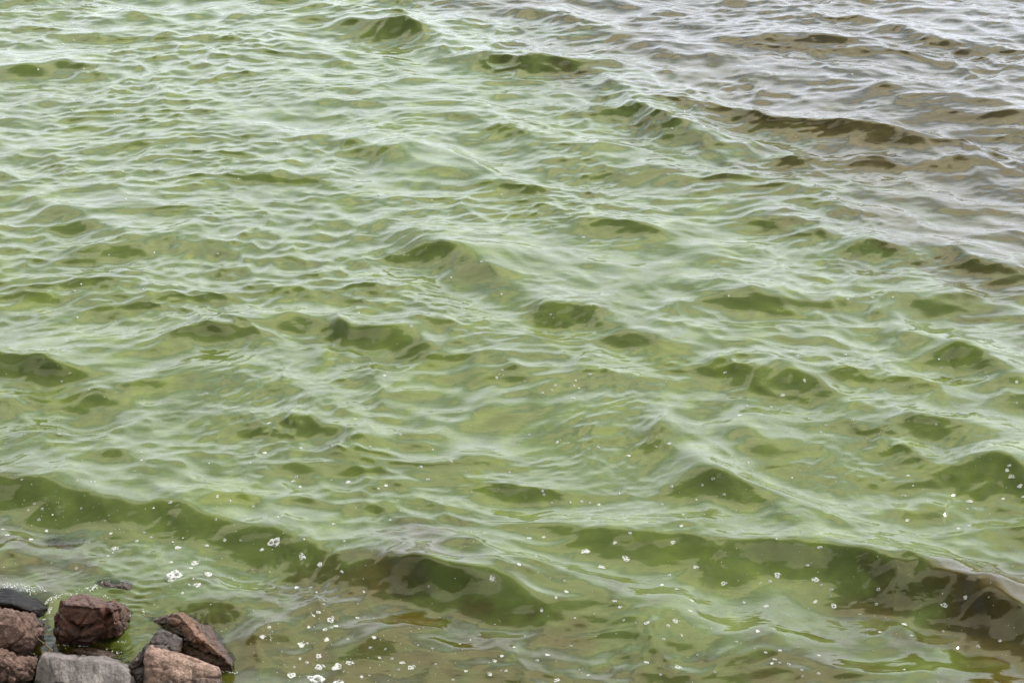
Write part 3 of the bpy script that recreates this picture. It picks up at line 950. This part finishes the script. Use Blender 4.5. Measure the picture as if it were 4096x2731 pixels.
Z2 = """1597,645,34 818,948,34 530,950,36 1261,922,72 1388,986,50 896,1015,48 796,1079,90 955,1068,56 909,1116,58 2261,1087,38 1520,1276,50 1384,1389,38 1462,1444,36 1472,1493,50 1552,1491,52 1607,1474,46 1338,1531,50 1455,1552,106 1560,1568,60 1892,1494,40
216,40,14 1340,92,12 1170,134,10 1766,156,20 1618,95,12 2282,166,20 2306,131,14 283,183,12 407,221,12 946,238,12 1236,374,24 1631,355,20 268,425,16 442,424,10 479,426,10 375,491,10 1380,488,24 1520,480,16 1582,481,12 1700,482,14 1780,492,12 1838,426,14 1216,511,24 1988,497,9 647,508,12 647,521,10 647,545,16 960,559,8 1150,558,8 619,594,10 2071,550,18 1933,576,18 1966,632,18 2140,598,10 2340,600,12 1360,620,18 1347,641,22 1377,667,22 1523,635,10 1773,661,22 1738,675,10 100,634,12 354,638,14 416,644,10 434,644,10 783,738,24 998,711,24 1055,730,16 1161,757,16 705,765,10 157,744,14 128,774,14 193,768,14 373,765,12 178,817,16 213,868,20 14,861,20 31,888,26 143,907,24 241,796,10 992,817,14 1276,806,10 1533,837,20 1790,818,18 2162,872,12 509,881,20 496,984,20 515,971,14 629,915,22 663,876,12 693,898,14 793,921,10 840,902,8 949,936,24 1032,910,24 1105,913,12 1203,955,24 1469,1023,32 1571,1056,22 1581,915,14 1396,908,10 783,1013,26 879,1040,22 888,1090,10 838,1154,24 867,1116,10 350,1041,16 1362,1130,28 1426,1128,14 1671,1149,20 1453,1152,10 1969,1124,12 1486,1185,14 1487,1205,14 1462,1242,28 1440,1258,24 1546,1306,24 1522,1312,16 1492,1322,32 1418,1312,20 1642,1268,24 1500,1370,30 1410,1385,14 1718,1358,26 1598,1366,14 1378,1455,20 1409,1473,18 1353,1494,16 1661,1540,24 1696,1532,12 1848,1474,30 1830,1505,14 1920,1393,12 1800,1455,16 1744,1452,20 1700,1405,14 1770,1410,12 1986,1408,14 2112,1388,12 2160,1370,10 2272,1465,28 2305,1443,24 2140,1512,20 2250,1526,30 2325,1510,20 2080,1552,14 2000,1480,12 1205,1355,30 1237,1310,24"""
Z3 = """2295,620,38 2098,733,36 334,962,42 524,996,46 412,1035,42 845,1035,34 1220,1072,40 1390,1092,40 973,1110,34 1168,1213,34 1477,1215,38 1985,1211,40 618,1291,34 749,1281,34 763,1493,42 206,1555,36
978,142,20 1344,179,24 1244,246,26 1082,267,14 1076,296,18 1048,338,24 1310,64,18 1530,60,16 1583,52,14 1960,82,10 2178,161,18 2318,186,22 1968,120,12 357,149,18 199,202,16 180,222,16 281,259,26 292,180,10 285,204,10 306,215,10 140,236,10 1190,300,14 1565,363,12 1440,383,12 1416,416,16 1948,380,12 2318,282,12 208,462,24 78,427,14 398,485,16 535,524,24 660,482,14 720,469,20 1012,529,12 1082,555,16 1286,626,10 1818,615,22 2274,591,24 2284,569,20 923,630,16 874,659,12 733,665,18 512,650,12 490,697,18 399,748,24 357,740,12 320,734,16 140,687,14 146,702,14 182,740,12 267,739,10 974,702,14 846,727,10 689,746,16 788,793,20 520,800,14 2331,665,26 2256,722,20 2348,712,20 1801,708,18 1842,662,10 1816,820,26 2098,845,24 2050,858,22 2092,768,14 1862,888,18 779,845,26 1061,870,20 1215,907,10 543,878,22 474,922,20 739,922,28 1331,875,14 80,902,28 146,897,20 1413,944,28 32,1023,26 109,986,14 722,1072,18 1358,1027,22 1184,1100,18 1420,1115,14 1467,1137,18 1683,1137,18 756,1136,26 687,1118,24 248,1147,22 202,1174,22 240,1097,14 472,1191,24 497,1218,24 825,1188,30 817,1236,26 1065,1196,20 1392,1194,32 2083,1174,24 1673,1206,14 137,1233,22 288,1269,10 716,1303,18 512,1279,14 1129,1331,28 1804,1298,26 1690,1333,20 1835,1349,20 1598,1251,14 697,1365,16 780,1350,10 851,1437,12 1231,1417,24 1165,1426,20 1206,1458,24 1194,1476,20 1229,1473,14 1272,1480,18 618,1472,30 930,1517,16 1031,1376,14 1408,1523,16 1331,1507,14 1334,1535,14 682,1529,14 270,1396,14 160,1437,24 115,1463,16 350,1531,20 12,1402,20 1410,1440,20 1801,1505,14 2242,1373,20 2140,1400,18 1980,1330,12"""
Z4 = """182,64,8 380,49,7 338,187,8 287,204,10 174,322,10 385,318,8 525,527,8 330,507,8 1273,655,8 765,673,8 564,789,10 577,917,10 1095,823,8 340,1336,16 523,1386,14 1000,1166,12 803,1236,14 708,1161,10 500,1172,8 762,1445,12 528,1476,12 355,1459,10 1740,898,18 2302,895,16 1886,1498,16 1648,1437,20 1984,921,12 2060,989,12 2210,1203,14 2072,1276,10 1855,1171,12 2303,1352,10 657,1330,8 372,1306,10"""
Z5 = """1302,320,14 1562,342,14 830,712,14 716,800,14 326,1090,18 123,1001,14 520,940,12 1635,1223,16 1655,1367,18 1748,1367,10 1394,847,14 789,514,10 1228,1160,14 1542,1374,14 995,1361,10 1470,1378,12 178,1445,12 178,1045,12 735,592,8"""
K = 2048 / 2352.0
FOAM = []
for txt, ox, oy in ((Z2, 0, 1366), (Z3, 2048, 1366), (Z4, 0, 0), (Z5, 2048, 0)):
    for w in txt.split():
        a, b, c = (float(q) for q in w.split(','))
        FOAM.append((ox + a * K, oy + b * K, c * K, (a, b, txt)))
ONE = {  # labels of the large pieces, by their place in the lists above
    (1597, 645): 'bright ringed foam clump alone in mid-green water above the paired specks',
    (818, 948): 'slanted oval foam clump on dark olive swell, upper left of the floating foam trio',
    (530, 950): 'oval foam clump on the olive water at far left, with two flecks just below it',
    (1261, 922): 'long pointed white foam streak at the top of the dark olive swell',
    (1388, 986): 'oval foam clump just below right of the long pointed foam streak',
    (896, 1015): 'rounded foam patch with one dark hole, uppermost of the patches behind the stones',
    (796, 1079): 'widest white foam patch behind the stones, pointed at both ends with dark holes',
    (955, 1068): 'lacy foam patch of large dark cells right of the widest patch behind the stones',
    (909, 1116): 'solid white half-moon foam patch, lowest of the cluster behind the stones',
    (2261, 1087): 'solid white foam lump on the crest of the big curling wave near the centre',
    (1520, 1276): 'flat elongated foam patch at the top of the foam drift right of the stones',
    (1384, 1389): 'foam patch with two stacked dark holes and a small speck at its right',
    (1462, 1444): 'leaf-shaped foam patch with four dark cells in the middle of the foam drift',
    (1472, 1493): 'ragged lacy foam patch left of the large-celled patch near the bottom edge',
    (1552, 1491): 'foam patch with large open cells, between the ragged patch and the curved strip',
    (1607, 1474): 'curved strip of foam bending downward near the bottom edge',
    (1338, 1531): 'pointed oval foam patch at lower left of the foam drift, near the bottom edge',
    (1455, 1552): 'largest white foam patch of all, at the bottom edge of the photo',
    (1560, 1568): 'white foam patch cut off by the bottom edge right of the largest patch',
    (1892, 1494): 'bright foam clump low on rippled water, well right of the foam drift',
    (2295, 620): 'solid white foam fleck close to the right edge above the dark brown hollow',
    (2098, 733): 'foam clump at the left side of the dark brown hollow on the right edge',
    (334, 962): 'narrow pointed foam fleck on the pale streak left of the dark green front',
    (524, 996): 'triangular foam clump on the dark green wave front right of the pointed fleck',
    (412, 1035): 'flat oval foam clump just below the dark green wave front',
    (845, 1035): 'lone foam clump with a dark middle below the dark green wave front',
    (1220, 1072): 'upright lacy foam clump on dark water, left one of a pair',
    (1390, 1092): 'lacy foam clump on dark water, right one of a pair, with a bubble beside it',
    (973, 1110): 'ringed foam clump on mottled olive water left of the lacy pair',
    (1168, 1213): 'foam clump on mottled olive water below the lacy pair',
    (1477, 1215): 'oval foam clump beneath the dark brown wave front, below the right one of the pair',
    (1985, 1211): 'round lacy foam clump on the brown face of the big wave near the right edge',
    (618, 1291): 'clear-centred foam ring at the foot of the pale streak on olive water',
    (749, 1281): 'foam ring right of the one at the foot of the pale streak',
    (763, 1493): 'elongated foam clump on the grey-brown water at the bottom',
    (206, 1555): 'foam clump at the bottom edge where green water turns grey-brown',
}


SHORT = {
    (1261, 922): 'the long pointed foam streak', (796, 1079): 'the widest foam patch behind the stones', (955, 1068): 'the lacy patch of large cells',
    (1455, 1552): 'the largest foam patch at the bottom edge', (1384, 1389): 'the patch with two stacked holes', (1520, 1276): 'the flat elongated patch atop the foam drift',
    (1462, 1444): 'the leaf-shaped four-celled patch', (2261, 1087): 'the white lump on the curling crest', (1220, 1072): 'the upright lacy clump on dark water',
    (1390, 1092): 'the right lacy clump on dark water', (1985, 1211): 'the round lacy clump on the brown wave', (2098, 733): 'the clump by the dark brown hollow',
    (334, 962): 'the narrow pointed fleck on the pale streak', (524, 996): 'the triangular clump on the dark front', (618, 1291): 'the clear-centred ring on olive water',
    (763, 1493): 'the elongated clump on grey-brown water', (1597, 645): 'the lone ringed clump on mid-green water', (1892, 1494): 'the bright clump on rippled water',
    (845, 1035): 'the lone dark-centred clump', (1388, 986): 'the oval clump below the pointed streak',
}
MARKS = [(f[0], f[1], SHORT[(int(f[3][0]), int(f[3][1]))]) for f in FOAM if (int(f[3][0]), int(f[3][1])) in SHORT and f[2] > 20]


def beside(px, py):
    """where a fleck drifts, told from the large piece of foam nearest to it"""
    q = min(MARKS, key=lambda m: math.hypot(m[0] - px, m[1] - py))
    dx, dy = px - q[0], py - q[1]; d = math.hypot(dx, dy)
    if d > 230: return None
    v = 'above' if dy < -.38 * d else 'below' if dy > .38 * d else ''
    h = 'left' if dx < -.38 * d else 'right' if dx > .38 * d else ''
    where = (v + ' and ' + h + ' of') if v and h else v or (h + ' of')
    return ('just ' if d < 110 else 'farther ') + where + ' ' + q[2]


def zone(px, py):
    if py < 700: return 'far out across the top of the photo'
    if py < 1366: return 'on the pale green water at mid-height' if px < 2900 else 'on the pale water at mid-height towards the right edge'
    if px < 1000 and py > 2000: return 'on the olive swell just behind the stones'
    if px < 1000: return 'on the green waves at the left, well behind the stones'
    if px < 1750 and py > 2300: return 'in the foam drift right of the stones'
    if px > 2400 and py > 2230: return 'on the brown mottled water at the lower right'
    if py < 2000: return 'on the green waves below mid-height' if px < 2600 else 'on the mint green water at the right, below mid-height'
    return 'on the green water left of the brown patch' if px < 2700 else 'on the dark wave fronts at the right'


FWD = Vector((0, CP, -SP))


def on_water(px, py):
    d = ray(px, py).normalized()
    ok, loc, nor, _ = water.ray_cast(ORG, d)
    return (loc, nor) if ok else None


def set_on(o, loc, nor, size, spin, zs=1.0):
    q = Vector((0, 0, 1)).rotation_difference(nor)
    o.matrix_world = Matrix.Translation(loc + nor * .0006) @ q.to_matrix().to_4x4() @ Matrix.Rotation(spin, 4, 'Z') @ Matrix.Diagonal((size, size, size * zs, 1))


FOAM.sort(key=lambda f: -f[2])
small = []
for n_, (px, py, w, (za, zb, txt)) in enumerate(FOAM):
    if n_ >= 298: small.append((px, py, w)); continue
    hit = on_water(px, py)
    if hit is None: continue
    loc, nor = hit
    size = w * 2 * TX / W * (loc - ORG).dot(FWD)
    key = (int(za), int(zb))
    r = random.Random(n_)
    if key in ONE and w > 26:
        o = bpy.data.objects.new('foam_patch', PATCHES[n_ % len(PATCHES)]); lab = ONE[key]; cat = 'foam'; grp = 'foam patches drifting on the water'
        size *= .92
    elif w * 1 / K >= 19:
        o = bpy.data.objects.new('foam_fleck', FLECKS[n_ % len(FLECKS)]); b_ = beside(px, py); lab = 'foam fleck ' + b_ if b_ else 'lone small foam fleck ' + zone(px, py); cat = 'foam'; grp = 'small foam flecks ' + (b_ or zone(px, py))
        size *= .92
    else:
        o = bpy.data.objects.new('bubble', BUBBLES[n_ % len(BUBBLES)]); b_ = beside(px, py); lab = 'tiny bubble ' + b_ if b_ else 'tiny glinting bubble ' + zone(px, py); cat = 'bubble'; grp = 'bubbles ' + (b_ or zone(px, py))
        size *= .95
    C.objects.link(o)
    set_on(o, loc, nor, size, r.uniform(0, 6.28), .7)
    tag(o, lab, cat, grp)

# specks too small and too many to pick apart: around the stones, and all over the water
def specks(name, label, pts):
    p = Pack()
    V = []; F = []
    for px, py, w in pts:
        hit = on_water(px, py)
        if hit is None: continue
        loc, nor = hit
        s = w * TX / W * (loc - ORG).dot(FWD)
        q = Pack(); q.dome(0, 0, 1, 0, 6, 2, 1.0)
        b = len(V)
        V += [tuple(loc + Vector(v) * s) for v in q.v]
        F += [tuple(b + i for i in f) for f in q.f]
    me = bpy.data.meshes.new(name); me.from_pydata(V, [], F); me.materials.append(mw_)
    me.polygons.foreach_set('use_smooth', [True] * len(F)); me.update()
    o = link_mesh(name, me)
    tag(o, label, 'bubbles', kind='stuff')


r = random.Random(21)
near = []
for (x0, y0, x1, y1, n, sp) in ((30, 250, 350, 330, 60, 22), (180, 240, 420, 300, 30, 22), (440, 420, 560, 340, 55, 20), (450, 530, 480, 460, 34, 9), (640, 350, 900, 260, 40, 22), (850, 320, 900, 250, 26, 8),
                               (300, 590, 440, 575, 26, 7), (560, 820, 830, 825, 30, 9), (270, 860, 350, 950, 18, 16), (350, 660, 440, 760, 14, 18), (1080, 700, 1230, 500, 24, 14), (1110, 790, 1180, 790, 12, 8),
                               (2060, 1060, 2240, 1080, 26, 14), (1730, 530, 1900, 640, 12, 10), (240, 920, 260, 900, 16, 8), (1000, 860, 1140, 900, 10, 10), (960, 340, 1170, 470, 18, 10), (1330, 430, 1350, 560, 8, 6)):
    for k in range(n):
        t = r.random()
        x, y = x0 + (x1 - x0) * t + r.gauss(0, sp), y0 + (y1 - y0) * t + r.gauss(0, sp * .5)
        near.append((*crop(x, y), r.choice((2.5, 3, 3, 4, 5, 6))))
for (px, py, n, sx, sy) in ((1290, 2600, 50, 130, 90), (1600, 2640, 50, 160, 70), (1080, 2540, 16, 12, 24), (720, 2240, 40, 200, 60), (300, 2080, 40, 160, 60)):
    for k in range(n): near.append((px + r.gauss(0, sx), py + r.gauss(0, sy), r.choice((2, 2.5, 3, 4))))
specks('bubble_froth', 'tiny white bubbles crowding the water round the stones', near)
far = [(x, y, w) for x, y, w in small]
for k in range(750):
    py = 2731 * r.random() ** .62
    far.append((r.uniform(0, 4096), py, r.uniform(2.0, 4.2) * (.75 + .4 * py / 2731)))
specks('bubble_specks', 'scattered pinpoint bubbles all over the waves', far)
